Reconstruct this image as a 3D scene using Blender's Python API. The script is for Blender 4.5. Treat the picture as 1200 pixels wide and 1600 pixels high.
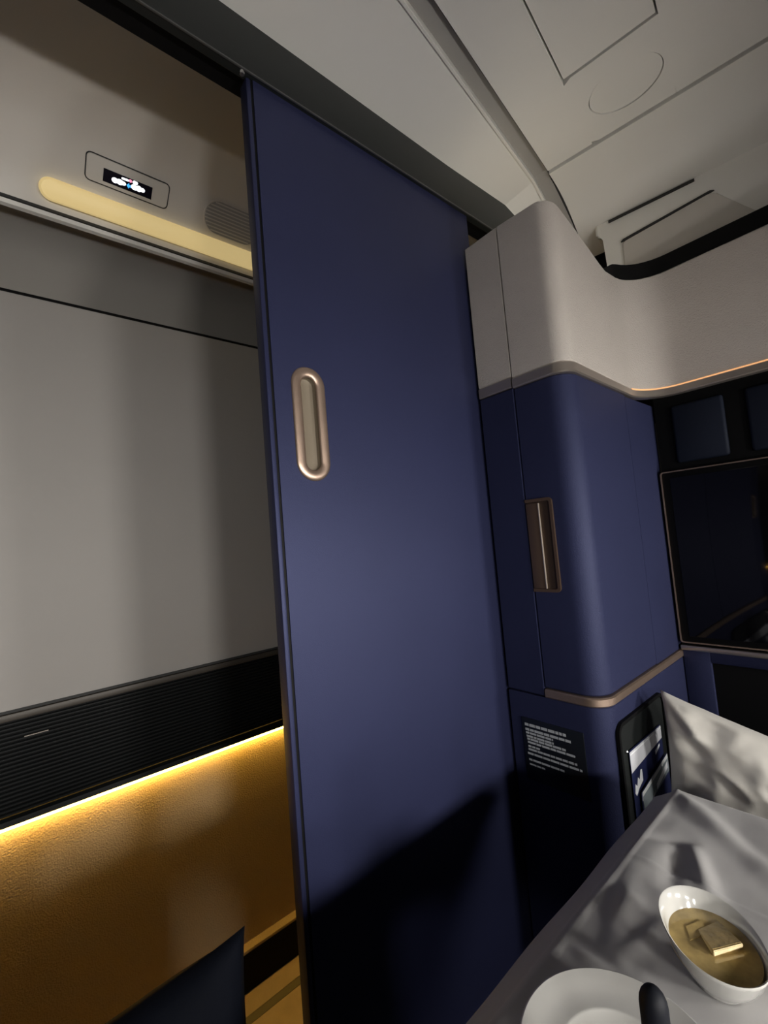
import bpy, bmesh, math, random
from mathutils import Vector, Matrix, noise
random.seed(7)
scene = bpy.context.scene
for o in list(bpy.data.objects):
    bpy.data.objects.remove(o)

# ------------------------------------------------------------------ camera
EYE = 1.27                                   # eye height above the floor; X runs along the aisle, Y across it
F_PX = 695.2                                 # focal length in pixels of a 1200 x 1600 frame
yaw, pitch, roll = (math.radians(a) for a in (40.5655, 3.6658, -4.8104))
fw = Vector((math.sin(yaw)*math.cos(pitch), math.cos(yaw)*math.cos(pitch), math.sin(pitch)))
r0 = Vector((math.cos(yaw), -math.sin(yaw), 0)); u0 = r0.cross(fw)
CR = math.cos(roll)*r0 + math.sin(roll)*u0
CU = -math.sin(roll)*r0 + math.cos(roll)*u0
cam_d = bpy.data.cameras.new('camera')
cam = bpy.data.objects.new('camera', cam_d)
scene.collection.objects.link(cam)
cam_d.sensor_fit = 'VERTICAL'; cam_d.sensor_height = 36.0
cam_d.lens = F_PX/1600*36.0
cam_d.clip_start = 0.02
cam.matrix_world = Matrix(((CR.x, CU.x, -fw.x, 0), (CR.y, CU.y, -fw.y, 0), (CR.z, CU.z, -fw.z, EYE), (0, 0, 0, 1)))
scene.camera = cam

# ------------------------------------------------------------------ world, light levels, exposure
world = bpy.data.worlds.new('world'); scene.world = world
world.use_nodes = True
world.node_tree.nodes['Background'].inputs[0].default_value = (0.55, 0.5, 0.45, 1)
world.node_tree.nodes['Background'].inputs[1].default_value = 0.006
WINDOW_POWER = 150.0                          # daylight behind the cabin windows
LED_POWER = 31.0                             # amber strip of the suite across the aisle
WY = -1.0; WZ = -0.17; WW, WH = 0.25, 0.16; WX = (-0.63, 0.0, 0.63, 1.26)     # cabin windows: wall, height, size, spacing
for c in WX:                                 # daylight arriving through each window opening
    ld = bpy.data.lights.new('window_daylight', 'AREA'); ld.shape = 'RECTANGLE'; ld.size = WW-0.01; ld.size_y = WH-0.01
    ld.color = (1.0, 0.96, 0.90); ld.energy = WINDOW_POWER*math.pi*(WW-0.01)*(WH-0.01)
    lo = bpy.data.objects.new('window_daylight', ld); scene.collection.objects.link(lo)
    lo.location = (c, WY-0.135, EYE+WZ); lo.rotation_euler = (math.pi/2, 0, 0)
vs = scene.view_settings
vs.view_transform = 'Standard'; vs.look = 'None'; vs.gamma = 1.0; vs.use_curve_mapping = False
vs.exposure = 0.06

# ------------------------------------------------------------------ helpers
COL = scene.collection
def Z(h): return EYE + h                     # heights are measured from the eye
def P(x, y, h): return Vector((x, y, EYE + h))
def ray(px, py):
    return CR*((px-600)/F_PX) + CU*(-(py-800)/F_PX) + fw
EYEP = Vector((0, 0, EYE))
def at_x(px, py, x): d = ray(px, py); return EYEP + d*(x/d.x)
def at_y(px, py, y): d = ray(px, py); return EYEP + d*(y/d.y)
def at_h(px, py, h): d = ray(px, py); return EYEP + d*(h/d.z)
def at_pl(px, py, p0, n): d = ray(px, py); return EYEP + d*((p0-EYEP).dot(n)/d.dot(n))

def tag(o, label=None, cat=None, group=None, kind=None):
    if label: o['label'] = label
    if cat: o['category'] = cat
    if group: o['group'] = group
    if kind: o['kind'] = kind
    return o
def empty(name, loc, label=None, cat=None, group=None, kind=None):
    o = bpy.data.objects.new(name, None); COL.objects.link(o)
    o.empty_display_size = 0.05
    o.location = loc
    return tag(o, label, cat, group, kind)
def obj(name, bm, m, parent=None, angle=35, smooth=True):
    bmesh.ops.recalc_face_normals(bm, faces=bm.faces)
    me = bpy.data.meshes.new(name); bm.to_mesh(me); bm.free()
    if m: me.materials.append(m)
    if smooth:
        for p in me.polygons: p.use_smooth = True
        me.set_sharp_from_angle(angle=math.radians(angle))
    o = bpy.data.objects.new(name, me); COL.objects.link(o)
    if parent:
        o.parent = parent
        o.matrix_parent_inverse = Matrix.Translation(-parent.location) if parent.type == 'EMPTY' else Matrix.Identity(4)
    return o
def box(bm, a, b, bev=0.0, seg=2):
    a, b = Vector(a), Vector(b)
    lo = Vector((min(a.x, b.x), min(a.y, b.y), min(a.z, b.z))); hi = Vector((max(a.x, b.x), max(a.y, b.y), max(a.z, b.z)))
    r = bmesh.ops.create_cube(bm, size=1.0, matrix=Matrix.Translation((lo+hi)/2) @ Matrix.Diagonal((*(hi-lo), 1)))
    if bev > 0:
        es = {e for v in r['verts'] for e in v.link_edges}
        bmesh.ops.bevel(bm, geom=list(es), offset=bev, segments=seg, affect='EDGES', profile=0.5)
def bx(name, a, b, m, parent=None, bev=0.0, seg=2):
    bm = bmesh.new(); box(bm, a, b, bev, seg); return obj(name, bm, m, parent)
def prism(bm, pts, d):
    """closed solid: polygon pts (3-D) pushed along vector d"""
    d = Vector(d)
    v0 = [bm.verts.new(p) for p in pts]; v1 = [bm.verts.new(Vector(p)+d) for p in pts]
    n = len(pts)
    bm.faces.new(v0); bm.faces.new(v1[::-1])
    for i in range(n): bm.faces.new((v0[i], v0[(i+1) % n], v1[(i+1) % n], v1[i]))
def ring(bm, outer, inner, d):
    """flat ring between two loops of equal length, pushed along d"""
    d = Vector(d); n = len(outer)
    A = [bm.verts.new(p) for p in outer]; B = [bm.verts.new(p) for p in inner]
    C = [bm.verts.new(Vector(p)+d) for p in outer]; D = [bm.verts.new(Vector(p)+d) for p in inner]
    for i in range(n):
        j = (i+1) % n
        bm.faces.new((A[i], A[j], B[j], B[i])); bm.faces.new((C[i], D[i], D[j], C[j]))
        bm.faces.new((A[i], C[i], C[j], A[j])); bm.faces.new((B[i], B[j], D[j], D[i]))
def rrect(w, h, r, n=6):
    """2-D rounded rectangle loop centred on the origin"""
    out = []
    for cx, cy, a0 in ((w/2-r, h/2-r, 0), (-w/2+r, h/2-r, 90), (-w/2+r, -h/2+r, 180), (w/2-r, -h/2+r, 270)):
        for k in range(n+1):
            a = math.radians(a0+90*k/n); out.append((cx+r*math.cos(a), cy+r*math.sin(a)))
    return out
def on_plane(loop, o, u, v): return [o + u*x + v*y for x, y in loop]
def round_path(pts, radii, n=8):
    """2-D polyline with rounded corners"""
    out = [Vector(pts[0])]
    for i in range(1, len(pts)-1):
        p = Vector(pts[i]); a = (Vector(pts[i-1])-p).normalized(); b = (Vector(pts[i+1])-p).normalized()
        r = radii[i]
        if r <= 0: out.append(p); continue
        half = math.acos(max(-1, min(1, a.dot(b))))/2
        t = r/math.tan(half); c = p + (a+b).normalized()*(r/math.sin(half))
        s, e = p+a*t-c, p+b*t-c
        ang = s.angle(e)
        sgn = 1 if s.x*e.y-s.y*e.x > 0 else -1
        for k in range(n+1):
            th = sgn*ang*k/n; cs, sn = math.cos(th), math.sin(th)
            out.append(c+Vector((s.x*cs-s.y*sn, s.x*sn+s.y*cs)))
    out.append(Vector(pts[-1]))
    return out
def densify(path, step):
    out = [path[0]]
    for p, q in zip(path, path[1:]):
        k = max(1, int((q-p).length/step))
        for i in range(1, k+1): out.append(p.lerp(q, i/k))
    return out
def sweep_wall(bm, path, z0, z1, t, front=0.0, bev=0.0):
    """upright sheet along a plan path; visible side is on the right hand, thickness goes left"""
    n = len(path); nor = []
    for i in range(n):
        d = (path[min(i+1, n-1)]-path[max(i-1, 0)]).normalized()
        nor.append(Vector((-d.y, d.x)))
    rows = []
    for i, p in enumerate(path):
        f = p-nor[i]*front; b = p+nor[i]*t
        za = z0(p) if callable(z0) else z0; zb = z1(p) if callable(z1) else z1
        if bev > 0:
            fi = p-nor[i]*(front-bev)
            pr = [(fi, za), (f, za+bev), (f, zb-bev), (fi, zb)]
        else:
            pr = [(f, za), (f, zb)]
        pr += [(b, zb), (b, za)]
        rows.append([bm.verts.new((q.x, q.y, EYE+z)) for q, z in pr])
    m = len(rows[0])
    for i in range(n-1):
        for j in range(m):
            k = (j+1) % m
            bm.faces.new((rows[i][j], rows[i+1][j], rows[i+1][k], rows[i][k]))
    bm.faces.new(rows[0]); bm.faces.new(rows[-1][::-1])
def swall(name, path, z0, z1, t, m, parent, front=0.0, bev=0.0):
    bm = bmesh.new(); sweep_wall(bm, path, z0, z1, t, front, bev); return obj(name, bm, m, parent, 40)
def extrude_profile(bm, prof, x0, x1, t):
    """profile of (y, h) pairs run along X, given thickness upward/outward"""
    n = len(prof); nor = []
    for i in range(n):
        a = Vector(prof[max(i-1, 0)]); b = Vector(prof[min(i+1, n-1)]); d = (b-a).normalized()
        nor.append(Vector((-d.y, d.x)))
    A = []
    for x in (x0, x1):
        A.append(([bm.verts.new((x, p[0], Z(p[1]))) for p in prof], [bm.verts.new((x, p[0]+nn.x*t, Z(p[1]+nn.y*t))) for p, nn in zip(prof, nor)]))
    (f0, b0), (f1, b1) = A
    for i in range(n-1):
        bm.faces.new((f0[i], f0[i+1], f1[i+1], f1[i])); bm.faces.new((b0[i], b1[i], b1[i+1], b0[i+1]))
    for i in (0, n-1): bm.faces.new((f0[i], f1[i], b1[i], b0[i]))
    bm.faces.new(f0+b0[::-1]); bm.faces.new(f1[::-1]+b1)
def lathe(bm, prof, c, n=48, sx=1.0, sy=1.0, cap=True):
    rows = []
    for r, h in prof:
        rows.append([bm.verts.new((c.x+r*sx*math.cos(2*math.pi*k/n), c.y+r*sy*math.sin(2*math.pi*k/n), c.z+h)) for k in range(n)])
    for a, b in zip(rows, rows[1:]):
        for k in range(n): bm.faces.new((a[k], a[(k+1) % n], b[(k+1) % n], b[k]))
    if cap: bm.faces.new(rows[0][::-1]); bm.faces.new(rows[-1])

# ------------------------------------------------------------------ materials
def mat(name, col, rough=0.5, metal=0.0, bump=None, vary=0.0, vscale=3.0, spec=0.5, sheen=0.0, coat=0.0, tint=(1, 1, 1)):
    m = bpy.data.materials.new(name); m.use_nodes = True
    nt = m.node_tree; b = nt.nodes['Principled BSDF']
    b.inputs['Base Color'].default_value = (*col, 1); b.inputs['Roughness'].default_value = rough
    b.inputs['Metallic'].default_value = metal; b.inputs['Specular IOR Level'].default_value = spec
    b.inputs['Specular Tint'].default_value = (*tint, 1); b.inputs['Sheen Weight'].default_value = sheen; b.inputs['Coat Weight'].default_value = coat
    tc = nt.nodes.new('ShaderNodeTexCoord')
    if vary:
        n = nt.nodes.new('ShaderNodeTexNoise'); n.inputs['Scale'].default_value = vscale; n.inputs['Detail'].default_value = 5
        nt.links.new(tc.outputs['Object'], n.inputs['Vector'])
        r = nt.nodes.new('ShaderNodeValToRGB')
        r.color_ramp.elements[0].position = 0.3; r.color_ramp.elements[1].position = 0.7
        r.color_ramp.elements[0].color = (*[c*(1-vary) for c in col], 1); r.color_ramp.elements[1].color = (*[min(1, c*(1+vary)) for c in col], 1)
        nt.links.new(n.outputs['Fac'], r.inputs['Fac']); nt.links.new(r.outputs['Color'], b.inputs['Base Color'])
    if bump:
        prev = None
        for kind, sc, st, dist in bump:
            if kind == 'voronoi':
                n = nt.nodes.new('ShaderNodeTexVoronoi'); n.inputs['Scale'].default_value = sc; out = n.outputs['Distance']
            elif kind == 'wave':
                n = nt.nodes.new('ShaderNodeTexWave'); n.inputs['Scale'].default_value = sc; n.inputs['Distortion'].default_value = 0.4; out = n.outputs['Fac']
            else:
                n = nt.nodes.new('ShaderNodeTexNoise'); n.inputs['Scale'].default_value = sc; n.inputs['Detail'].default_value = 3; out = n.outputs['Fac']
            nt.links.new(tc.outputs['Object'], n.inputs['Vector'])
            bp = nt.nodes.new('ShaderNodeBump'); bp.inputs['Strength'].default_value = st; bp.inputs['Distance'].default_value = dist
            nt.links.new(out, bp.inputs['Height'])
            if prev: nt.links.new(prev.outputs['Normal'], bp.inputs['Normal'])
            prev = bp
        nt.links.new(prev.outputs['Normal'], b.inputs['Normal'])
    return m
def emit(name, col, s):
    m = bpy.data.materials.new(name); m.use_nodes = True
    b = m.node_tree.nodes['Principled BSDF']
    b.inputs['Base Color'].default_value = (*[c*0.5 for c in col], 1)
    b.inputs['Emission Color'].default_value = (*col, 1); b.inputs['Emission Strength'].default_value = s
    return m
M = {}
M['navy'] = mat('navy_leather', (0.019, 0.022, 0.056), 0.55, 0, [('noise', 420, 0.25, 0.002), ('voronoi', 900, 0.12, 0.001)], 0.10, 2.5, spec=0.28, tint=(0.6, 0.66, 1.0))
M['navy_door'] = mat('navy_door_fabric', (0.0165, 0.019, 0.050), 0.50, 0, [('noise', 600, 0.22, 0.0015), ('noise', 60, 0.05, 0.004)], 0.08, 3, spec=0.5, tint=(0.52, 0.58, 1.0))
M['navy_dark'] = mat('dark_navy_cloth', (0.003, 0.0045, 0.010), 0.8, 0, [('noise', 500, 0.2, 0.002)], spec=0.15)
M['pearl'] = mat('pearl_leatherette', (0.49, 0.45, 0.415), 0.38, 0, [('noise', 300, 0.5, 0.003), ('voronoi', 500, 0.4, 0.002)], 0.05, 4)
M['grey_panel'] = mat('grey_panel_cloth', (0.335, 0.32, 0.305), 0.7, 0, [('noise', 7, 0.10, 0.02)], 0.04, 2, spec=0.25)
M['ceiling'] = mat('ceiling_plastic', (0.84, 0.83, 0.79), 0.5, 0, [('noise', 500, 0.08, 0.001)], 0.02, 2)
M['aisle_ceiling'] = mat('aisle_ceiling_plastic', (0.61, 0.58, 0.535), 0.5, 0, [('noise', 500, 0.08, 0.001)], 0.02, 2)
M['groove'] = mat('groove_dark', (0.03, 0.03, 0.03), 0.8)
M['groove_grey'] = mat('ceiling_joint_grey', (0.36, 0.35, 0.33), 0.5)
M['track'] = mat('track_black_metal', (0.007, 0.009, 0.009), 0.5, 0.0, [('noise', 200, 0.05, 0.001)])
M['black'] = mat('black_plastic', (0.003, 0.003, 0.0035), 0.6, spec=0.15)
M['gloss'] = mat('black_glass', (0.003, 0.003, 0.004), 0.06, 0, None, spec=0.5)
M['slat'] = mat('black_slat', (0.004, 0.005, 0.0055), 0.5, spec=0.18)
M['bronze'] = mat('bronze_metal', (0.42, 0.31, 0.245), 0.38, 0.85, [('noise', 700, 0.08, 0.001)], 0.06, 20)
M['bronze_grey'] = mat('grey_bronze_trim', (0.50, 0.44, 0.39), 0.28, 0.8, [('noise', 600, 0.06, 0.001)])
M['bronze_dark'] = mat('dark_bronze_plate', (0.17, 0.11, 0.075), 0.45, 0.7, [('noise', 700, 0.08, 0.001)])
M['cup'] = mat('handle_cup_bronze', (0.20, 0.165, 0.12), 0.5, 0.3)
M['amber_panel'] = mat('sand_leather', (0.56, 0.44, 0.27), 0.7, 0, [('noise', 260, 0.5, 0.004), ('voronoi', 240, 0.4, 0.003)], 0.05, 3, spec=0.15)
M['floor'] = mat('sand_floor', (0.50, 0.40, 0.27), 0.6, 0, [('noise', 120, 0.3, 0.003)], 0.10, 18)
M['floor_trim'] = mat('olive_floor_strip', (0.17, 0.16, 0.11), 0.5)
M['carpet'] = mat('dark_carpet', (0.02, 0.022, 0.03), 0.95, 0, [('noise', 500, 0.5, 0.004)])
M['linen'] = mat('white_linen', (0.36, 0.352, 0.35), 0.8, 0, [('wave', 700, 0.05, 0.0006), ('noise', 60, 0.12, 0.002)], 0.04, 6, sheen=0.2)
M['satin'] = mat('cream_satin', (0.56, 0.54, 0.50), 0.5, 0, [('noise', 40, 0.15, 0.004), ('noise', 500, 0.08, 0.001)], 0.04, 6, sheen=0.2)
M['china'] = mat('white_china', (0.55, 0.545, 0.52), 0.12, 0, None, coat=0.6)
M['broth'] = mat('golden_broth', (0.46, 0.335, 0.13), 0.06, 0, [('noise', 60, 0.06, 0.003)], 0.30, 45, coat=0.5)
M['wedge'] = mat('pale_gold_wedge', (0.80, 0.66, 0.40), 0.35, 0, [('noise', 120, 0.2, 0.002)], 0.15, 60)
M['dough'] = mat('golden_dough', (0.50, 0.37, 0.16), 0.3, 0, [('noise', 150, 0.3, 0.003)], 0.25, 70)
M['mill'] = mat('mill_black', (0.005, 0.006, 0.010), 0.6, spec=0.2)
M['niche'] = mat('niche_light_patch', (0.0055, 0.0085, 0.019), 0.7, spec=0.2)
M['latch_dark'] = mat('latch_recess_brown', (0.06, 0.038, 0.025), 0.5, 0.5)
M['brown_trim'] = mat('dark_brown_trim', (0.05, 0.042, 0.034), 0.5, 0.2)
M['paper'] = mat('paper_white', (0.72, 0.74, 0.74), 0.5)
M['silver'] = mat('paper_silver_grey', (0.62, 0.63, 0.67), 0.4)
M['card_navy'] = mat('card_navy', (0.015, 0.02, 0.07), 0.4)
M['print'] = mat('print_grey', (0.40, 0.42, 0.44), 0.6)
M['print_white'] = mat('print_white', (0.85, 0.87, 0.9), 0.5)
M['map_grey'] = mat('print_map_grey', (0.24, 0.28, 0.30), 0.5)
M['placard'] = mat('placard_black', (0.006, 0.008, 0.012), 0.35)
M['gold_line'] = mat('polished_pale_metal', (0.85, 0.74, 0.62), 0.25, 0.6)
M['screw'] = mat('steel_screw', (0.6, 0.6, 0.6), 0.25, 1.0)
M['screw_dark'] = mat('track_edge_grey', (0.10, 0.10, 0.10), 0.4, 0.5)
M['wall_cream'] = mat('cabin_lining', (0.16, 0.155, 0.15), 0.7)
M['window_glow'] = emit('daylit_window', (1.0, 0.96, 0.90), 1.0)
M['led'] = emit('amber_led', (1.0, 0.57, 0.10), LED_POWER)
M['led_orange'] = emit('orange_led', (1.0, 0.50, 0.22), 0.8)
M['lamp_lens'] = emit('aisle_lamp_lens', (1.0, 0.76, 0.34), 0.44)
M['ico_white'] = emit('icon_white', (0.95, 0.97, 1.0), 1.4)
M['ico_blue'] = emit('icon_blue', (0.06, 0.42, 0.95), 1.1)
M['ico_red'] = emit('icon_red', (0.95, 0.30, 0.45), 1.1)
M['fill'] = emit('fill_diffuser', (1.0, 0.88, 0.68), 5.0)
M['screen_black'] = mat('sign_screen_black', (0.006, 0.005, 0.012), 0.2)

# ------------------------------------------------------------------ room shell
D = 0.70                                     # front of the sliding door
XT = 1.46                                    # screen wall
def struct(name, bm, m, parent=None): return tag(obj(name, bm, m, parent), kind=None if parent else 'structure')

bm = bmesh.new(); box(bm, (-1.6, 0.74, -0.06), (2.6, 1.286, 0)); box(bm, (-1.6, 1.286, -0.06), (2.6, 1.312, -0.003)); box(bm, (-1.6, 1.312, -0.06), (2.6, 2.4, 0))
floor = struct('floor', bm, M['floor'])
tag(floor, 'sand coloured aisle floor lit amber below the partition', None)
bm = bmesh.new(); box(bm, (-1.6, 1.287, -0.05), (2.6, 1.311, 0.0))
t = struct('trim_1', bm, M['floor_trim']); tag(t, 'olive grey strip inlaid along the aisle floor')
bm = bmesh.new(); box(bm, (-1.6, -1.3, -0.06), (2.6, 0.74, 0))
t = struct('floor_suite', bm, M['carpet']); tag(t, 'dark carpet of the suite floor')

# window side wall with four openings, behind the viewer
bm = bmesh.new()
box(bm, (-1.3, WY-0.17, 0), (1.9, WY, Z(WZ-WH/2))); box(bm, (-1.3, WY-0.17, Z(WZ+WH/2)), (1.9, WY, Z(1.02)))
xs = [-1.3]+[v for c in WX for v in (c-WW/2, c+WW/2)]+[1.9]
for a, b in zip(xs[::2], xs[1::2]): box(bm, (a, WY-0.17, Z(WZ-WH/2)), (b, WY, Z(WZ+WH/2)))
w = struct('wall_window', bm, M['wall_cream']); tag(w, 'cream cabin lining with four window openings')
for i, c in enumerate(WX):
    o0 = P(c, WY+0.004, WZ); u = Vector((1, 0, 0)); v = Vector((0, 0, 1))
    bm = bmesh.new()
    ring(bm, on_plane(rrect(WW+0.05, WH+0.05, 0.075), o0, u, v), on_plane(rrect(WW-0.004, WH-0.004, 0.05), o0, u, v), (0, -0.155, 0))
    fr = struct('window_%d' % (i+1), bm, M['wall_cream']); tag(fr, 'rounded cabin window frame in the window wall')
    bm = bmesh.new(); prism(bm, on_plane(rrect(WW, WH, 0.05), P(c, WY-0.142, WZ), u, v), (0, -0.01, 0))
    obj('pane', bm, M['window_glow'], fr)
# back wall of the suite behind the seat and the wall left of the doorway
bm = bmesh.new(); box(bm, (-1.3, -1.08, 0), (-1.22, 0.78, Z(1.0)))
w = struct('wall_back', bm, M['navy']); tag(w, 'navy rear wall of the suite')
bm = bmesh.new(); box(bm, (-1.22, 0.70, 0), (-0.45, 0.76, Z(0.889)))
w = struct('wall_door_side', bm, M['navy']); tag(w, 'navy wall beside the doorway')

# ------------------------------------------------------------------ ceilings
PSI = math.radians(8.5)
AX = Vector((math.cos(PSI), math.sin(PSI), 0)); BX = Vector((math.sin(PSI), -math.cos(PSI), 0))
ZC = 1.0
def AB(a, b, h): q = AX*a+BX*b; return Vector((q.x, q.y, EYE+h))
A0, A1 = 1.263, 1.50                          # ceiling breaks into a slope at A0 and meets the bulkhead at A1
SL = -0.30
def zs(a): return ZC + min(0, (a-A0))*0 + (SL*(a-A0) if a > A0 else 0)
CE = empty('ceiling', P(0.6, 0, ZC), 'pale plastic cabin ceiling panels over the suite', kind='structure')
def ceil_panel(name, pts, m, t=0.03):
    bm = bmesh.new(); prism(bm, pts, (0, 0, t)); return obj(name, bm, m, CE)
bS0, bS1 = -0.414, -0.379                    # the joint between the two panels
def y_line(a_b, y):                           # a on the line b = a_b where Y = y
    return (y + a_b*math.cos(PSI))/math.sin(PSI)
# door-side panel: flat part, then its sloped end
def XY(x, y, h): return Vector((x, y, EYE+h))
qa = AB(A0, bS0, ZC); qb = AB(-1.5, bS0, ZC)
ceil_panel('door_side_panel', [qb, qa, XY(qa.x-0.02, 0.74, ZC-0.03), XY(-1.6, 0.74, ZC-0.03), XY(-1.6, qb.y, ZC)], M['ceiling'])
qc = AB(A1+0.4, bS0, zs(A1+0.4))
ceil_panel('sloped_door_side_panel', [qa, qc, XY(qc.x-0.02, 0.74, zs(A1+0.4)), XY(qa.x-0.02, 0.74, ZC-0.03)], M['ceiling'])
# joint channel: recessed grey strip with a raised pale lip on its door side
for nm, b0, b1, dz, m in (('joint_channel', bS0, bS1, 0.010, M['groove_grey']), ('joint_gap', bS1, bS1+0.005, 0.014, M['groove']), ('joint_lip', bS0-0.006, bS0, -0.004, M['ceiling'])):
    bm = bmesh.new()
    prism(bm, [AB(-1.5, b0, ZC+dz), AB(A0, b0, ZC+dz), AB(A0, b1, ZC+dz), AB(-1.5, b1, ZC+dz)], (0, 0, 0.02))
    prism(bm, [AB(A0, b0, ZC+dz), AB(A1+0.4, b0, zs(A1+0.4)+dz), AB(A1+0.4, b1, zs(A1+0.4)+dz), AB(A0, b1, ZC+dz)], (0, 0, 0.02))
    obj(nm, bm, m, CE)
bm0 = bS1+0.005
# main panel with openings cut for the hatch and the round cover: built as frames round them
hatch = (0.60, 1.036, -0.255, -0.066)        # a0,a1,b0,b1
ea, eb, er = 1.148, -0.152, 0.062
bm = bmesh.new()
def cp(a0, a1, b0, b1):
    prism(bm, [AB(a0, b0, ZC), AB(a1, b0, ZC), AB(a1, b1, ZC), AB(a0, b1, ZC)], (0, 0, 0.03))
cp(-1.5, A0-0.004, bm0, hatch[2]); cp(-1.5, A0-0.004, hatch[3], 1.4); cp(-1.5, hatch[0], hatch[2], hatch[3])
E1 = hatch[1]; sq = (E1, A0-0.004, hatch[2], hatch[3])
# plate with the round hole
n = 48; outer = []; inner = []
for k in range(n):
    th = 2*math.pi*k/n; c, s = math.cos(th), math.sin(th)
    inner.append(AB(ea+er*1.0*c, eb+er*1.25*s, ZC))
    ta = [((sq[1]-ea)/c if c > 1e-6 else (sq[0]-ea)/c if c < -1e-6 else 9), ((sq[3]-eb)/s if s > 1e-6 else (sq[2]-eb)/s if s < -1e-6 else 9)]
    tt = min(ta); outer.append(AB(ea+c*tt, eb+s*tt, ZC))
obj('main_panel', bm, M['ceiling'], CE)
bm = bmesh.new(); ring(bm, outer, inner, (0, 0, 0.03)); obj('cover_surround', bm, M['ceiling'], CE)
bm = bmesh.new(); g = 0.004
prism(bm, [AB(a, b, ZC+0.003) for a, b in ((hatch[0]+g, hatch[2]+g), (hatch[1]-g, hatch[2]+g), (hatch[1]-g, hatch[3]-g), (hatch[0]+g, hatch[3]-g))], (0, 0, 0.02))
obj('service_hatch', bm, M['ceiling'], CE)
bm = bmesh.new()
prism(bm, [AB(ea+(er-0.002)*math.cos(2*math.pi*k/n), eb+(er*1.25-0.002)*math.sin(2*math.pi*k/n), ZC+0.002) for k in range(n)], (0, 0, 0.02))
obj('round_cover', bm, M['ceiling'], CE)
bm = bmesh.new(); prism(bm, [AB(hatch[0]-0.05, -0.3, ZC+0.032), AB(A0, -0.3, ZC+0.032), AB(A0, 0, ZC+0.032), AB(hatch[0]-0.05, 0, ZC+0.032)], (0, 0, 0.01)); obj('backing', bm, M['groove_grey'], CE)
# sloped end panel, gently curved
bm = bmesh.new(); K = 12; lo = []; hi = []
for k in range(K+1):
    a = A0+0.004+(A1+0.1-A0)*k/K; tt = (a-A0)/(A1-A0)
    h = zs(a) + 0.022*math.sin(min(1, tt)*math.pi) - 0.004
    lo.append((bm.verts.new(AB(a, bm0, h)), bm.verts.new(AB(a, 1.4, h)))); hi.append((bm.verts.new(AB(a, bm0, h+0.03)), bm.verts.new(AB(a, 1.4, h+0.03))))
for k in range(K):
    for L in (lo, hi): bm.faces.new((L[k][0], L[k+1][0], L[k+1][1], L[k][1]))
    for s in (0, 1): bm.faces.new((lo[k][s], lo[k+1][s], hi[k+1][s], hi[k][s]))
for k in (0, K): bm.faces.new((lo[k][0], lo[k][1], hi[k][1], hi[k][0]))
obj('sloped_end_panel', bm, M['ceiling'], CE)

# ceiling bulkhead above the screen wall
BH = empty('ceiling_bulkhead', AB(A1, 0.2, 0.5), 'pale grey bulkhead fairing with recessed panel behind the curved white screen surround', 'fairing')
def face_bh(pts, a): return [AB(a, b, h) for b, h in pts]
bm = bmesh.new(); prism(bm, face_bh([(-0.325, 0.935), (-0.325, 0.893), (-0.302, 0.878), (-0.292, 0.40), (1.2, 0.40), (1.2, 0.90), (0.35, 0.905), (-0.06, 0.938), (-0.285, 0.926), (-0.30, 0.936)], A1), AX*0.08)
bmesh.ops.bevel(bm, geom=[e for e in bm.edges], offset=0.005, segments=2, affect='EDGES'); obj('fairing_shell', bm, M['ceiling'], BH)
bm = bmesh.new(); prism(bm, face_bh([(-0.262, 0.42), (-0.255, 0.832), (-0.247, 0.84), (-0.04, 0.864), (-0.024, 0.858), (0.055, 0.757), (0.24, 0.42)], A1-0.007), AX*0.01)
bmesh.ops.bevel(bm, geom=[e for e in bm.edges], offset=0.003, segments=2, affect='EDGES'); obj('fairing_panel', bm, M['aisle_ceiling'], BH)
bm = bmesh.new(); prism(bm, face_bh([(-0.258, 0.839), (-0.251, 0.845), (-0.035, 0.8685), (-0.026, 0.864), (-0.04, 0.862), (-0.247, 0.838)], A1-0.0085), AX*0.005); obj('panel_joint', bm, M['groove'], BH)
bm = bmesh.new(); prism(bm, face_bh([(-0.285, 0.923), (-0.285, 0.917), (-0.065, 0.917), (-0.065, 0.923)], A1-0.006), AX*0.02); obj('top_joint', bm, M['groove'], BH)
bm = bmesh.new(); prism(bm, face_bh([(-0.7, 0.3), (1.2, 0.3), (1.2, 0.9), (-0.7, 0.9)], A1+0.12), AX*0.03); t = struct('dark_gap_sheet', bm, M['black']); tag(t, 'black sheet put in for the dark gap behind the bulkhead fairing')  # black sheet stands for the darkness seen through the gap

# aisle ceiling: long profile running along the aisle
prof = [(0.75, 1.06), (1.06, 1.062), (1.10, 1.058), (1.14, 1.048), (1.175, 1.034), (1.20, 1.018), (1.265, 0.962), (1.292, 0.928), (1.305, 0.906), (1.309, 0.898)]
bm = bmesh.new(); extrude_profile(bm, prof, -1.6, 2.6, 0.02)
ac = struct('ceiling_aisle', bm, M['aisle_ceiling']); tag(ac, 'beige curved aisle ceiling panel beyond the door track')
bm = bmesh.new(); extrude_profile(bm, [(1.312, 0.905), (1.314, 0.893), (1.322, 0.886), (1.336, 0.886), (1.345, 0.893), (1.345, 0.905)], -1.6, 2.6, 0.006)
obj('ceiling_lip', bm, M['ceiling'], ac)
bm = bmesh.new(); box(bm, (-1.6, 1.3085, Z(0.892)), (2.6, 1.3135, Z(0.91))); obj('lip_joint', bm, M['groove'], ac)
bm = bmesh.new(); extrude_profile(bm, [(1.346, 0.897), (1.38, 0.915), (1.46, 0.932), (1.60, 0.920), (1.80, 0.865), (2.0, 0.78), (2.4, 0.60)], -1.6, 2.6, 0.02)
t = struct('ceiling_far', bm, M['aisle_ceiling']); tag(t, 'dim ceiling over the suite across the aisle')
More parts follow.
